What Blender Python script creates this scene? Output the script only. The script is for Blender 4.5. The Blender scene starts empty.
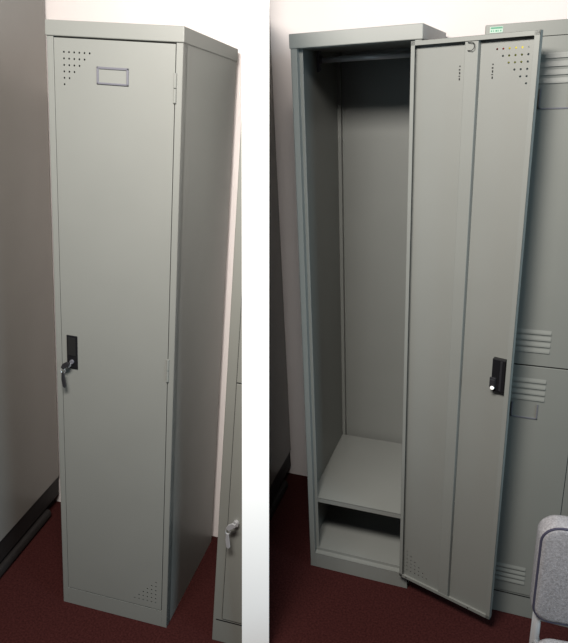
import bpy, bmesh, math
from mathutils import Matrix, Vector

S = bpy.context.scene
COL = S.collection
PI = math.pi

# ------------------------------------------------------------------ camera
# Metres, z up.  "Right bay" is the world frame; the left bay is the same kind
# of room corner, standing on its own slightly tilted floor.
# rows = camera x(right), y(down), z(forward) in each bay's own frame
RR = Matrix(((0.9305854689, 0.3624910245, -0.0510973787),
             (0.0773070093, -0.3310295060, -0.9404483465),
             (-0.3578188247, 0.8712173800, -0.3360743451)))
TR = Vector((0.1342572933, 0.9912789017, 2.2812688257))
RL = Matrix(((0.9703990671, 0.2297359028, 0.0744786251),
             (0.1355316625, -0.2627855298, -0.9552878801),
             (-0.1998920186, 0.9371046795, -0.2861433218)))
TL = Vector((-0.7208179469, 1.0280147766, 2.0818337625))
FPX, PPX, PPY = 610.0, 275.0, 300.0

CAM = -(RR.transposed() @ TR)
flip = Matrix(((1, 0, 0), (0, -1, 0), (0, 0, -1)))
cd = bpy.data.cameras.new('camera')
cam = bpy.data.objects.new('camera', cd)
COL.objects.link(cam)
cam.matrix_world = Matrix.Translation(CAM) @ (RR.transposed() @ flip).to_4x4()
cd.sensor_fit = 'HORIZONTAL'
cd.sensor_width = 36
cd.lens = FPX / 568 * 36
cd.shift_x = (284 - PPX) / 568
cd.shift_y = -(321.5 - PPY) / 568
cd.clip_start = 0.05
S.camera = cam

SET_R = Matrix.Identity(4)
SET_L = Matrix.Translation(RR.transposed() @ (TL - TR)) @ (RR.transposed() @ RL).to_4x4()

# ------------------------------------------------------------------ light
W = bpy.data.worlds.new('world')
S.world = W
W.use_nodes = True
W.node_tree.nodes['Background'].inputs[0].default_value = (1.0, 0.955, 0.91, 1)
W.node_tree.nodes['Background'].inputs[1].default_value = 0.055


def area(name, loc, target, sx, sy, power, color):
    l = bpy.data.lights.new(name, 'AREA')
    l.shape = 'RECTANGLE'
    l.size, l.size_y, l.energy, l.color = sx, sy, power, color
    o = bpy.data.objects.new(name, l)
    COL.objects.link(o)
    o.location = loc
    o.rotation_euler = (Vector(target) - Vector(loc)).to_track_quat('-Z', 'Y').to_euler()
    return o


LL = SET_L @ Vector((0.28, -1.22, 2.34))
area('ceiling_lamp_light', LL, LL + Vector((0.0, 0.55, -1)), 0.6, 0.25, 42, (1.0, 0.955, 0.90))
area('ceiling_lamp_light', (0.27, -1.22, 2.34), (0.27, -0.67, 1.34), 0.5, 0.25, 43, (1.0, 0.955, 0.90))
area('window_daylight', (3.0, -1.1, 1.8), (0.2, 0.1, 1.2), 1.2, 1.4, 58, (0.60, 0.85, 1.0))

S.view_settings.view_transform = 'Standard'
S.view_settings.look = 'None'
S.view_settings.gamma = 1
S.view_settings.use_curve_mapping = False
S.view_settings.exposure = 0.0


# ------------------------------------------------------------------ materials
def mat(name, color, rough=0.5, metal=0.0, noise=0.0, nscale=40, bump=0.0, bscale=300, spec=0.5, color2=None):
    m = bpy.data.materials.new(name)
    m.use_nodes = True
    nt = m.node_tree
    b = nt.nodes['Principled BSDF']
    b.inputs['Base Color'].default_value = (*color, 1)
    b.inputs['Roughness'].default_value = rough
    b.inputs['Metallic'].default_value = metal
    b.inputs['Specular IOR Level'].default_value = spec
    tc = nt.nodes.new('ShaderNodeTexCoord')
    if noise > 0:
        n = nt.nodes.new('ShaderNodeTexNoise')
        n.inputs['Scale'].default_value = nscale
        n.inputs['Detail'].default_value = 5
        r = nt.nodes.new('ShaderNodeValToRGB')
        r.color_ramp.elements[0].position = 0.3
        r.color_ramp.elements[1].position = 0.7
        c2 = color2 or color
        r.color_ramp.elements[0].color = (*[c * (1 - noise) for c in color], 1)
        r.color_ramp.elements[1].color = (*[min(1, c * (1 + noise)) for c in c2], 1)
        nt.links.new(tc.outputs['Object'], n.inputs['Vector'])
        nt.links.new(n.outputs['Fac'], r.inputs[0])
        nt.links.new(r.outputs[0], b.inputs['Base Color'])
    if bump > 0:
        n = nt.nodes.new('ShaderNodeTexNoise')
        n.inputs['Scale'].default_value = bscale
        n.inputs['Detail'].default_value = 3
        bp = nt.nodes.new('ShaderNodeBump')
        bp.inputs['Strength'].default_value = bump
        bp.inputs['Distance'].default_value = 0.002
        nt.links.new(tc.outputs['Object'], n.inputs['Vector'])
        nt.links.new(n.outputs['Fac'], bp.inputs['Height'])
        nt.links.new(bp.outputs[0], b.inputs['Normal'])
    return m


M_PAINT = mat('locker_grey_paint', (0.150, 0.154, 0.143), 0.42, noise=0.02, nscale=6, bump=0.03, bscale=500)
M_BANK = mat('bank_grey_paint', (0.135, 0.137, 0.124), 0.42, noise=0.02, nscale=6, bump=0.03, bscale=500)
M_CAB = mat('cabinet_brown_grey_paint', (0.17, 0.160, 0.145), 0.24, noise=0.03, nscale=5, bump=0.02, bscale=400)
M_BLACK = mat('black_plinth', (0.012, 0.010, 0.0095), 0.6, noise=0.15, nscale=30, spec=0.25)
M_PLASTIC = mat('black_plastic', (0.006, 0.006, 0.007), 0.35, spec=0.3)
M_WALL = mat('white_wall_paint', (0.62, 0.565, 0.545), 0.7, noise=0.015, nscale=4, bump=0.08, bscale=120)
M_DIV = mat('divider_white_paint', (0.93, 0.93, 0.925), 0.6, noise=0.005, nscale=4)
M_CARPET = mat('maroon_carpet', (0.026, 0.0066, 0.0062), 0.95, noise=0.30, nscale=160, bump=0.6, bscale=420, spec=0.04,
               color2=(0.030, 0.0085, 0.0078))
M_CHROME = mat('bare_metal', (0.42, 0.42, 0.43), 0.35, metal=0.6)
M_ROD = mat('grey_rod', (0.45, 0.45, 0.46), 0.3, metal=0.3)
M_HOLDER = mat('grey_plate_holder', (0.13, 0.13, 0.15), 0.35, metal=0.3)
M_FABRIC = mat('pale_grey_fabric', (0.21, 0.205, 0.215), 0.95, noise=0.25, nscale=220, bump=0.9, bscale=500, spec=0.15)
M_PIPING = mat('violet_dark_piping', (0.022, 0.020, 0.040), 0.8)
M_SLOT = mat('dark_slot', (0.010, 0.010, 0.010), 0.8, spec=0.1)
M_GREEN = mat('green_label', (0.03, 0.15, 0.085), 0.5)
M_PALE = mat('pale_label', (0.24, 0.32, 0.26), 0.5)
M_YELLOW = mat('yellow_paper', (0.42, 0.34, 0.012), 0.6)
M_RED = mat('red_paper', (0.28, 0.015, 0.015), 0.6)
M_BOLT = mat('white_bolt', (0.85, 0.85, 0.82), 0.4)
M_KEYFOB = mat('dark_key_cover', (0.015, 0.015, 0.017), 0.35)


# ------------------------------------------------------------------ helpers
class MB:
    def __init__(s):
        s.bm = bmesh.new()

    def box(s, x0, x1, y0, y1, z0, z1):
        r = bmesh.ops.create_cube(s.bm, size=1)
        m = Matrix.Translation(((x0 + x1) / 2, (y0 + y1) / 2, (z0 + z1) / 2)) @ \
            Matrix.Diagonal((abs(x1 - x0), abs(y1 - y0), abs(z1 - z0), 1))
        bmesh.ops.transform(s.bm, matrix=m, verts=r['verts'])
        return s

    def prism(s, pts, axis, a, b):
        """closed outline pts (2-D) extruded from a to b along axis ('x','y','z')"""
        def P(u, v, w):
            return {'x': (w, u, v), 'y': (u, w, v), 'z': (u, v, w)}[axis]
        lo = [s.bm.verts.new(P(u, v, a)) for u, v in pts]
        hi = [s.bm.verts.new(P(u, v, b)) for u, v in pts]
        n = len(pts)
        s.bm.faces.new(lo)
        s.bm.faces.new(hi[::-1])
        for i in range(n):
            s.bm.faces.new((lo[i], hi[i], hi[(i + 1) % n], lo[(i + 1) % n]))
        return s

    def tube(s, path, r, n=12):
        path = [Vector(p) for p in path]
        rings = []
        up = None
        for i, p in enumerate(path):
            t = (path[min(i + 1, len(path) - 1)] - path[max(i - 1, 0)]).normalized()
            if up is None:
                up = t.orthogonal().normalized()
            a = (up - t * up.dot(t)).normalized()
            up = a
            b = t.cross(a)
            rings.append([s.bm.verts.new(p + r * (math.cos(k * 2 * PI / n) * a + math.sin(k * 2 * PI / n) * b))
                          for k in range(n)])
        for q, w in zip(rings, rings[1:]):
            for k in range(n):
                s.bm.faces.new((q[k], q[(k + 1) % n], w[(k + 1) % n], w[k]))
        s.bm.faces.new(rings[0][::-1])
        s.bm.faces.new(rings[-1])
        return s

    def disc(s, c, r, h, axis='y', n=20, r2=None):
        """short cylinder from c along +axis"""
        r2 = r if r2 is None else r2
        d = {'x': Vector((1, 0, 0)), 'y': Vector((0, 1, 0)), 'z': Vector((0, 0, 1))}[axis]
        a = d.orthogonal().normalized()
        b = d.cross(a)
        c = Vector(c)
        lo = [s.bm.verts.new(c + r * (math.cos(k * 2 * PI / n) * a + math.sin(k * 2 * PI / n) * b)) for k in range(n)]
        hi = [s.bm.verts.new(c + d * h + r2 * (math.cos(k * 2 * PI / n) * a + math.sin(k * 2 * PI / n) * b)) for k in range(n)]
        s.bm.faces.new(lo[::-1])
        s.bm.faces.new(hi)
        for k in range(n):
            s.bm.faces.new((lo[k], lo[(k + 1) % n], hi[(k + 1) % n], hi[k]))
        return s

    def build(s, name, m, parent=None, bevel=0.0, M=None, clip=None, smooth=False, seg=2, inset=0.033):
        bmesh.ops.recalc_face_normals(s.bm, faces=s.bm.faces[:])
        if clip is not None:
            MM, sign = clip
            co, no = clip_plane()
            inv = MM.inverted()
            pc = inv @ (co - no * (inset * sign))
            pn = (inv.to_3x3() @ no).normalized() * sign
            bmesh.ops.bisect_plane(s.bm, geom=s.bm.verts[:] + s.bm.edges[:] + s.bm.faces[:], plane_co=pc, plane_no=pn,
                                   clear_outer=True)
            bmesh.ops.holes_fill(s.bm, edges=[e for e in s.bm.edges if e.is_boundary], sides=0)
            bmesh.ops.recalc_face_normals(s.bm, faces=s.bm.faces[:])
            if not s.bm.verts:
                s.bm.free()
                return None
        me = bpy.data.meshes.new(name)
        s.bm.to_mesh(me)
        s.bm.free()
        me.materials.append(m)
        if smooth:
            for p in me.polygons:
                p.use_smooth = True
        o = bpy.data.objects.new(name, me)
        COL.objects.link(o)
        if parent is not None:
            o.parent = parent
        if M is not None:
            o.matrix_world = M
        if bevel > 0:
            bv = o.modifiers.new('bevel', 'BEVEL')
            bv.width = bevel
            bv.segments = seg
            bv.limit_method = 'ANGLE'
            bv.angle_limit = math.radians(40)
        return o


def clip_plane():
    """vertical mid plane of the dividing wall, through the viewing spot (world frame)"""
    n = Vector((1, 0, -(255.5 - PPX) / FPX))
    return CAM.copy(), (RR.transposed() @ n).normalized()


def empty(name, M, label, cat, group=None):
    o = bpy.data.objects.new(name, None)
    o.empty_display_size = 0.1
    COL.objects.link(o)
    o.matrix_world = M
    return tag(o, label, cat, group)


def tag(o, label, cat, group=None):
    o['label'] = label
    o['category'] = cat
    if group:
        o['group'] = group
    return o


def struct(o):
    if o:
        o['kind'] = 'structure'
    return o


def sheet(w0, w1, z0, z1, y0, y1, holes, r=0.0026, n=8):
    """steel sheet with round holes really cut through it"""
    mb = MB()
    bm = mb.bm
    if not holes:
        return mb.box(w0, w1, y0, y1, z0, z1)
    edges = []

    def loop(pts):
        vs = [bm.verts.new((x, y0, z)) for x, z in pts]
        for i in range(len(vs)):
            edges.append(bm.edges.new((vs[i], vs[(i + 1) % len(vs)])))
    loop([(w0, z0), (w1, z0), (w1, z1), (w0, z1)])
    for hx, hz in holes:
        loop([(hx + r * math.cos(k * 2 * PI / n), hz + r * math.sin(k * 2 * PI / n)) for k in range(n)])
    res = bmesh.ops.triangle_fill(bm, edges=edges, use_beauty=True, use_dissolve=False)
    faces = [f for f in res['geom'] if isinstance(f, bmesh.types.BMFace)]
    ext = bmesh.ops.extrude_face_region(bm, geom=faces)
    vs = [g for g in ext['geom'] if isinstance(g, bmesh.types.BMVert)]
    bmesh.ops.translate(bm, verts=vs, vec=(0, y1 - y0, 0))
    return mb


# ------------------------------------------------------------------ the two rooms
def room(MS, sign, wall_y, xa, xb):
    b = MB().box(xa, xb, -3.0, wall_y + 0.12, -0.05, 0.0)
    struct(b.build('floor', M_CARPET, M=MS, clip=(MS, sign), inset=0.0))
    b = MB().box(xa, xb, wall_y, wall_y + 0.12, 0.0, 2.6)
    struct(b.build('wall_back', M_WALL, M=MS, clip=(MS, sign)))


room(SET_L, 1, 0.482, -2.2, 2.4)
room(SET_R, -1, 0.512, -2.2, 2.8)


def divider():
    # added partition; its upright end face fills the white gap between the bays
    head = RR.transposed() @ Vector((0, 0, 1))
    head.z = 0
    head.normalize()
    p0 = Vector((-0.071, -0.42, 0.0))

    def on(px, py):
        d = RR.transposed() @ Vector(((px - PPX) / FPX, (py - PPY) / FPX, 1))
        t = (p0 - CAM).dot(head) / d.dot(head)
        return CAM + d * t
    lt, lb, rt, rb = on(242, 0), on(242, 643), on(269, 0), on(269, 643)

    def atz(a, b, z):
        return a + (b - a) * ((z - a.z) / (b.z - a.z))
    front = [atz(lb, lt, 0), atz(rb, rt, 0), atz(rb, rt, 1.95), atz(lb, lt, 1.95)]  # added wall kept low so lamp light passes over it
    back_dir = (RR.transposed() @ Vector(((255.5 - PPX) / FPX, 0, 1)))
    back_dir.z = 0
    back_dir.normalize()
    bm = MB()
    f = [bm.bm.verts.new(v) for v in front]
    k = [bm.bm.verts.new(v + back_dir * 1.25) for v in front]
    bm.bm.faces.new(f)
    bm.bm.faces.new(k[::-1])
    for i in range(4):
        bm.bm.faces.new((f[i], k[i], k[(i + 1) % 4], f[(i + 1) % 4]))
    struct(bm.build('added_wall_divider', M_DIV))


divider()

# ------------------------------------------------------------------ single door steel locker
H = 1.827
LID = 0.038
ST = 0.018      # stile width


def vent_tri(corner_u, corner_z, du, dz, s=0.0146, sz=0.0158):
    return [(corner_u + du * i * s, corner_z + dz * j * sz) for i in range(6) for j in range(6 - i)]


def steel_locker(MS, Wd, D, angle, label):
    t = empty('steel_locker', MS, label, 'locker', 'tall single door steel lockers')
    e = 0.0012
    MB().box(-0.003, Wd + 0.003, -0.004, D + 0.002, H - LID, H).build('top_panel', M_PAINT, t, bevel=0.0025)
    MB().box(0, e, 0.0, D, 0, H - LID).build('side_panel', M_PAINT, t)
    MB().box(Wd - e, Wd, 0.0, D, 0, H - LID).build('side_panel', M_PAINT, t)
    MB().box(e, Wd - e, D - e, D, 0, H - LID).build('back_panel', M_PAINT, t)
    # folded front stiles: face, return, and door stop set back behind the door
    for s in (0, 1):
        pts = [(0, 0), (ST, 0), (ST, 0.021), (ST + 0.010, 0.021), (ST + 0.010, 0.0235), (ST - 0.002, 0.0235),
               (ST - 0.002, 0.0015), (0.0015, 0.0015), (0.0015, 0.03), (0, 0.03)]
        if s:
            pts = [(Wd - x, y) for x, y in pts][::-1]
        MB().prism(pts, 'z', 0.0, H - LID).build('stile', M_PAINT, t, bevel=0.0006)
    for s in (0, 1):
        pts = [(e, D - 0.022), (0.013, D - 0.022), (0.013, D - e), (0.0115, D - e), (0.0115, D - 0.0205), (e, D - 0.0205)]
        if s:
            pts = [(Wd - x, y) for x, y in pts][::-1]
        MB().prism(pts, 'z', 0.07, H - LID).build('rear_post', M_PAINT, t)
    # plinth and bottom
    b = MB().box(ST, Wd - ST, 0.0, 0.0015, 0, 0.062)
    b.box(ST, Wd - ST, 0.0, 0.022, 0.0605, 0.062)
    b.box(ST, Wd - ST, 0.020, 0.0225, 0.062, 0.074)
    b.build('plinth', M_PAINT, t, bevel=0.0006)
    MB().box(e, Wd - e, 0.0225, D - e, 0.070, 0.0725).build('bottom_panel', M_PAINT, t)
    b = MB().box(e, Wd - e, 0.026, D - 0.024, 0.288, 0.290)
    b.box(e, Wd - e, 0.026, 0.028, 0.272, 0.290)
    b.build('shelf', M_PAINT, t, bevel=0.0006)
    b = MB().box(ST, Wd - ST, 0.006, 0.026, H - LID - 0.0015, H - LID)
    b.build('head_rail', M_PAINT, t)
    # clothes rail
    r = MB().tube([(0.006, D * 0.5, 1.762), (Wd - 0.006, D * 0.5, 1.762)], 0.0085, 16).build('clothes_rail', M_ROD, t, smooth=True)
    for x0, x1 in ((e, 0.010), (Wd - 0.010, Wd - e)):
        q = MB().box(x0, x1, D * 0.5 - 0.009, D * 0.5 + 0.009, 1.728, 1.796)
        xi = x1 if x0 < 0.1 else x0 - 0.008
        q.disc((xi if x0 > 0.1 else x1, D * 0.5, 1.762), 0.012, 0.008, 'x')
        q.disc((xi if x0 > 0.1 else x1, D * 0.5, 1.789), 0.0035, 0.003, 'x', 10)
        q.disc((xi if x0 > 0.1 else x1, D * 0.5, 1.735), 0.0035, 0.003, 'x', 10)
        q.build('rail_bracket', M_HOLDER, r)
    # door: local origin on the hinge line, u runs to the free edge along -x, outside face at y=0
    dw = Wd - 2 * ST - 0.004
    z0, z1 = 0.066, H - LID - 0.0035
    T = 0.018
    holes = [(-(dw - 0.028) + 0.0, 0)] and []
    holes = [(-u, z) for u, z in vent_tri(dw - 0.028, 1.752, -1, -1)]
    holes += [(-u, z) for u, z in vent_tri(0.020, 0.090, 1, 1)]
    holes += [(-0.299, 1.776), (-0.020, 1.776)] if angle else []
    door = sheet(-dw, 0, z0, z1, 0.0, 0.0012, holes).build('door', M_PAINT, t)
    door.location = (Wd - ST - 0.002, 0.0, 0)
    door.rotation_euler = (0, 0, angle)
    f = MB()
    f.box(-dw, -dw + 0.0012, 0.0012, T, z0, z1).box(-0.0012, 0, 0.0012, T, z0, z1)
    f.box(-dw, 0, 0.0012, T, z0, z0 + 0.0012).box(-dw, 0, 0.0012, T, z1 - 0.0012, z1)
    f.box(-dw, -dw + 0.013, T - 0.0012, T, z0, z1).box(-0.011, 0, T - 0.0012, T, z0, z1)
    f.box(-dw, 0, T - 0.0012, T, z0, z0 + 0.012).box(-dw, 0, T - 0.0012, T, z1 - 0.011, z1)
    f.build('folded_edge', M_PAINT, door, bevel=0.0005)
    uc = 0.158
    f = MB().prism([(-uc - 0.0185, 0.0012), (-uc - 0.0165, T - 0.003), (-uc + 0.0165, T - 0.003), (-uc + 0.0185, 0.0012)][::-1],
                   'z', z0 + 0.001, z1 - 0.001)
    f.build('door_stiffener', M_PAINT, door, bevel=0.0015)
    # handle/lock set into the free edge of the door
    lu = dw - 0.034
    lock = MB()
    for b_ in ((-lu - 0.0175, -lu + 0.0175, -0.003, 0.0, 0.870, 0.975),):
        lock.box(*b_)
    lock = lock.build('lock_plate', M_PLASTIC, door, bevel=0.0015)
    q = MB().box(-lu - 0.0125, -lu + 0.0125, -0.0045, -0.003, 0.912, 0.969).build('pull_recess', M_SLOT, lock, bevel=0.001)
    MB().disc((-lu, -0.008, 0.893), 0.0065, 0.006, 'y').build('lock_cylinder', M_HOLDER, lock, bevel=0.0008)
    q = MB()
    q.box(-lu - 0.0180, -lu + 0.0180, 0.0012, 0.016, 0.868, 0.966)
    q.build('lock_housing', M_PLASTIC, lock, bevel=0.002)
    if angle:
        q = MB().box(-lu - 0.010, -lu - 0.0045, 0.016, 0.0175, 0.872, 0.962)
        q.box(-lu + 0.004, -lu + 0.0205, 0.016, 0.021, 0.878, 0.910)
        q.box(-lu + 0.006, -lu + 0.0185, 0.021, 0.024, 0.884, 0.905)
        q.build('latch_cam', M_KEYFOB, lock, bevel=0.001)
        MB().disc((-lu + 0.011, 0.021, 0.881), 0.0055, 0.005, 'y').build('bolt', M_BOLT, lock, bevel=0.001)
        # wire loop at the head of the stiffener
        c = [(-uc - 0.008, 1.775), (-uc + 0.004, 1.775)]
        path = [(-uc + 0.008, T, 1.771), (-uc - 0.004, T + 0.004, 1.771), (-uc - 0.009, T + 0.004, 1.768), (-uc - 0.010, T + 0.004, 1.762),
                (-uc - 0.009, T + 0.004, 1.757), (-uc - 0.004, T + 0.004, 1.753), (-uc + 0.008, T, 1.753)]
        MB().tube(path, 0.0009, 8).build('wire_loop', M_SLOT, door, smooth=True)
        # tabs of the name plate holder, coming through the sheet
        for u in (0.126, 0.208):
            q = MB()
            for k, (zz, hh) in enumerate(((1.719, .003), (1.711, .003), (1.703, .005), (1.696, .002), (1.689, .005))):
                q.box(-u - 0.0014, -u + 0.0014 + (k % 2) * 0.001, 0.0012, 0.0022, zz - hh / 2, zz + hh / 2)
            q.build('plate_tab', M_SLOT, door)
        for u in (0.026, 0.245):
            MB().disc((-u, T, z0 + 0.006), 0.0022, 0.0006, 'y', 10).build('rivet_hole', M_SLOT, door)
    # name plate holder outside
    hx0, hx1, hz0, hz1 = -(dw - 0.121) , -(dw - 0.210), 1.679, 1.722
    hx0, hx1 = min(hx0, hx1), max(hx0, hx1)
    q = MB().box(hx0, hx1, -0.0035, 0, hz1 - 0.006, hz1).box(hx0, hx1, -0.0035, 0, hz0, hz0 + 0.005)
    q.box(hx0, hx0 + 0.006, -0.0035, 0, hz0, hz1).box(hx1 - 0.006, hx1, -0.0035, 0, hz0, hz1)
    hd = q.build('name_plate_holder', M_HOLDER, door, bevel=0.0012)
    MB().box(hx0 + 0.006, hx1 - 0.006, -0.001, 0, hz0 + 0.005, hz1 - 0.006).build('name_plate', M_PAINT, hd)
    # knuckle hinges in the gap
    for zc, hh in ((1.682, 0.071), (0.915, 0.068)):
        q = MB()
        for a, b_ in ((zc - hh / 2, zc - 0.001), (zc + 0.001, zc + hh / 2)):
            q.tube([(0.0015, -0.0015, a), (0.0015, -0.0015, b_)], 0.0042, 12)
        q.build('hinge', M_PAINT, door, smooth=False)
    return t


steel_locker(SET_L, 0.3744, 0.4512, 0.0,
             'tall grey steel locker with its door closed, keys hanging in its lock')
steel_locker(SET_R, 0.3564, 0.4802, PI - 0.3025,
             'tall grey steel locker standing open, showing clothes rail and shelf')


# keys hanging in the closed locker's lock
def keys(MS, x, y, z, label, cover, swing=0.0, s=1.0):
    t = empty('key', MS @ Matrix.Translation((x, y, z)), label, 'key')
    q = MB().box(-0.0012, 0.0012, -0.012 * s, 0.0, -0.004 * s, 0.004 * s)
    q.build('key_blade', M_CHROME, t)
    q = MB().prism([(-0.004 * s, -0.003), (0.004 * s, 0.004), (0.003 * s, 0.011 * s), (-0.006 * s, 0.014 * s),
                    (-0.018 * s, 0.006 * s), (-0.024 * s, -0.006 * s), (-0.016 * s, -0.012 * s)], 'y', -0.016 * s, -0.010 * s)
    q.build('key_bow', cover, t, bevel=0.001)
    pts = []
    for k in range(17):
        a = k * 2 * PI / 16
        pts.append((-0.018 * s + 0.007 * s * math.cos(a), -0.013 * s, -0.016 * s + 0.009 * s * math.sin(a)))
    MB().tube(pts, 0.0009, 6).build('key_ring', M_CHROME, t)
    q = MB().prism([(-0.022 * s, -0.022 * s), (-0.015 * s, -0.022 * s), (-0.012 * s, -0.040 * s), (-0.008 * s, -0.066 * s),
                    (-0.012 * s, -0.071 * s), (-0.019 * s, -0.068 * s), (-0.023 * s, -0.045 * s)], 'y', -0.016 * s, -0.011 * s)
    q.build('spare_key', cover, t, bevel=0.0012)
    return t


keys(SET_L, 0.052, -0.008, 0.884, 'black covered keys hanging from the lock of the closed locker door', M_KEYFOB)


# ------------------------------------------------------------------ bank of two tier lockers
def louvers(b, x0, x1, zs):
    for z in zs:
        b.prism([(0.0, z + 0.008), (-0.0026, z), (-0.0032, z - 0.004), (-0.0026, z - 0.0045), (0.0, z - 0.003)], 'x', x0, x1)


def locker_bank(MS, sign, x0, depth, ncol, label, vent=0.048):
    HB = 1.81
    clip = (MS, sign)
    t = empty('locker_bank', MS, label, 'locker', 'two tier louvred locker banks')
    x1 = x0 + 0.3 * ncol + 0.015
    b = MB().box(x0, x1, 0.0, depth, 0.0, HB)
    b.build('body', M_BANK, t, bevel=0.002, clip=clip)
    b = MB().box(x0 + 0.01, x1 - 0.01, -0.0005, 0.0, 0.084, 0.088)
    b.build('plinth_groove', M_SLOT, t, clip=clip)
    for c in range(ncol):
        dx0, dx1 = x0 + 0.031 + 0.3 * c, x0 + 0.3 * (c + 1)
        for k, (a, e_) in enumerate(((0.096, 0.9115), (0.9155, 1.775))):
            g = MB().box(dx0 - 0.0018, dx1 + 0.0018, -0.0006, 0, a - 0.0018, e_ + 0.0018)
            d = MB().box(dx0, dx1, -0.003, 0.0, a, e_).build('door', M_BANK, t, bevel=0.001, clip=clip)
            if d is None:
                g.bm.free()
                continue
            g.build('door_gap', M_SLOT, d, clip=clip)
            lx0, lx1 = dx0 + vent, dx0 + vent + 0.142
            for base in ([a + 0.045 + 0.0185 * i for i in range(4)], [e_ - 0.045 - 0.0190 * i for i in range(4)]):
                lv = MB()
                louvers(lv, lx0, lx1, base)
                o = lv.build('louver_vent', M_BANK, d, clip=clip)
                if o:
                    o.location = (0, -0.003, 0)
            hz = e_ - 0.118
            h = MB()
            hx0, hx1 = dx0 + 0.105, dx0 + 0.176
            h.box(hx0, hx1, -0.0055, -0.003, hz - 0.048, hz - 0.045).box(hx0, hx0 + 0.003, -0.0055, -0.003, hz - 0.048, hz)
            h.box(hx1 - 0.003, hx1, -0.0055, -0.003, hz - 0.048, hz)
            h.build('label_holder', M_HOLDER, d, clip=clip)
            q = MB().disc((dx0 + 0.026, -0.014, a + 0.366), 0.009, 0.011, 'y')
            lo = q.build('lock', M_CHROME, d, clip=clip)
    return t


locker_bank(SET_L, 1, 0.532, 0.45, 1, 'grey locker at the edge beside the closed locker, with keys in its silver lock', vent=0.064)
locker_bank(SET_R, -1, 0.508, 0.48, 3, 'grey louvred locker bank behind the open locker door')
keys(SET_L, 0.590, -0.016, 0.462, 'silver keys hanging from the lock of the locker beside the added white divider', M_CHROME, s=1.05)

# stickers on the bank
t = empty('green_sticker', SET_R @ Matrix.Translation((0.534, -0.0006, 1.798)),
          'small green and white sticker at the top corner of the louvred lockers', 'sticker')
MB().box(-0.015, 0.015, -0.0006, 0, -0.007, 0.007).build('backing', M_PALE, t)
q = MB().box(-0.013, 0.014, -0.0009, -0.0006, 0.002, 0.006)
for k, wd in enumerate((3, 2, 4, 2, 3)):
    xx = -0.0125 + k * 0.0053
    q.box(xx, xx + wd * 0.001, -0.0009, -0.0006, -0.0045, -0.0005)
q.build('printing', M_GREEN, t)
t = empty('yellow_sticker', SET_R @ Matrix.Translation((0.575, -0.0031, 1.742)),
          'yellow and red sticker glimpsed through the holes of the open door', 'sticker')
MB().box(-0.018, 0.027, -0.0006, 0, -0.022, 0.022).build('yellow_paper', M_YELLOW, t)
MB().box(-0.040, -0.012, -0.0009, -0.0001, 0.004, 0.022).build('red_paper', M_RED, t)
MB().box(-0.004, 0.014, -0.0010, -0.0006, 0.006, 0.009).build('dark_print', M_RED, t)


# ------------------------------------------------------------------ tall cabinet on the left of each bay
def cabinet(MS, sign, pa, pb, label):
    """pa, pb: near and far floor points of the visible side face (bay frame)"""
    pa, pb = Vector((*pa, 0)), Vector((*pb, 0))
    d = (pb - pa).normalized()
    ang = math.atan2(d.x, d.y)
    M = MS @ Matrix.Translation(pa) @ Matrix.Rotation(-ang, 4, 'Z')
    L = (pb - pa).length
    t = empty('tall_cabinet', M, label, 'cabinet', 'tall brown grey cabinets')
    clip = (M, sign)
    MB().box(-0.9, 0, 0, L, 0.135, 2.25).build('body', M_CAB, t, bevel=0.003, clip=clip)
    MB().box(-0.9, -0.004, 0.0, L, 0.050, 0.135).build('plinth', M_BLACK, t, bevel=0.002, clip=clip)
    b = MB()
    n = 10
    prof = [(-0.05, 0.0), (0.0, 0.0)] + [(0.012 * math.cos(k * PI / 2 / 6), 0.012 + 0.026 * math.sin(k * PI / 2 / 6)) for k in range(7)] + [(-0.05, 0.038)]
    b.prism(prof, 'y', L * 0.15, L - 0.09)
    b.build('foot_rail', M_BLACK, t, bevel=0.008, clip=clip, seg=3)
    MB().box(-0.9, -0.03, 0.01, L, 0.0, 0.052).build('base_frame', M_SLOT, t, clip=clip)
    return t


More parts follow.
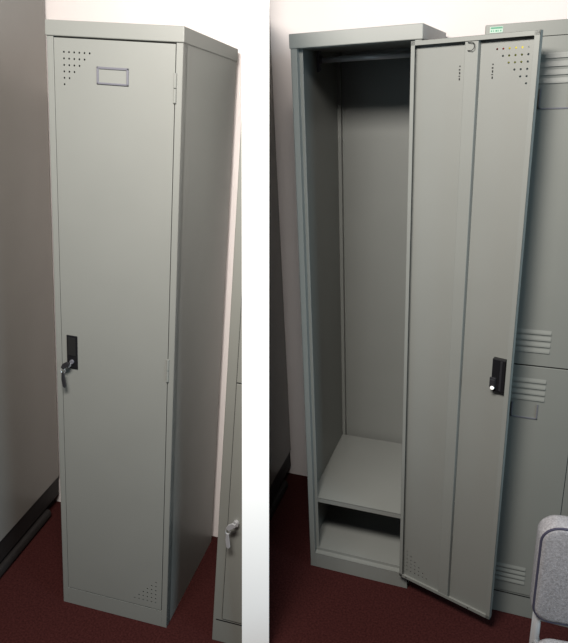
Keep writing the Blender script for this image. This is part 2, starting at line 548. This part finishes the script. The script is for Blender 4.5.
cabinet(SET_L, 1, (-0.240, -0.35), (-0.306, 0.470), 'tall brownish grey cabinet on a black plinth left of the closed locker')
cabinet(SET_R, -1, (-0.224, -0.35), (-0.2535, 0.500), 'sliver of tall brownish grey cabinet left of the open locker')


# ------------------------------------------------------------------ padded chair in the lower right corner
def chair(MS, loc, rot):
    t = empty('padded_chair', MS @ Matrix.Translation(loc) @ Matrix.Rotation(rot, 4, 'Z'),
              'pale grey fabric chair with white metal legs at the lower right corner', 'chair')
    # backrest: x 0..0.44, thickness y, z 0.41..0.71

    def rrect(x0, x1, z0, z1, r, n=8):
        p = []
        for cx, cz, a0 in ((x1 - r, z1 - r, 0), (x0 + r, z1 - r, 90), (x0 + r, z0 + r, 180), (x1 - r, z0 + r, 270)):
            for k in range(n + 1):
                a = math.radians(a0 + 90 * k / n)
                p.append((cx + r * math.cos(a), cz + r * math.sin(a)))
        return p
    b = MB().prism(rrect(0, 0.44, 0.425, 0.713, 0.045), 'y', -0.030, 0.030)
    bk = b.build('backrest', M_FABRIC, t, bevel=0.017, seg=4, smooth=True)
    p = [(x, -0.0245, z) for x, z in rrect(0.0045, 0.4355, 0.4295, 0.7085, 0.042)]
    MB().tube(p + [p[0]], 0.003, 8).build('piping', M_PIPING, bk, smooth=True)
    b = MB().prism(rrect(0.0, 0.44, -0.48, -0.05, 0.05), 'z', 0.355, 0.415)
    b.build('seat', M_FABRIC, t, bevel=0.018, seg=4, smooth=True)
    for x in (0.022, 0.418):
        MB().tube([(x - 0.004, -0.008, 0.55), (x - 0.004, -0.008, 0.20), (x, 0.010, 0.0)], 0.0105, 14).build('leg', M_CHROME, t, smooth=True)
        MB().tube([(x, -0.43, 0.36), (x, -0.44, 0.2), (x, -0.45, 0.0)], 0.011, 14).build('leg', M_CHROME, t, smooth=True)
    MB().tube([(0.022, 0.0, 0.345), (0.022, -0.43, 0.345), (0.418, -0.43, 0.345), (0.418, 0.0, 0.345)], 0.010, 10).build('seat_frame', M_CHROME, t, smooth=True)
    return t


chair(SET_R, (0.720, -0.405, 0), 0.10)
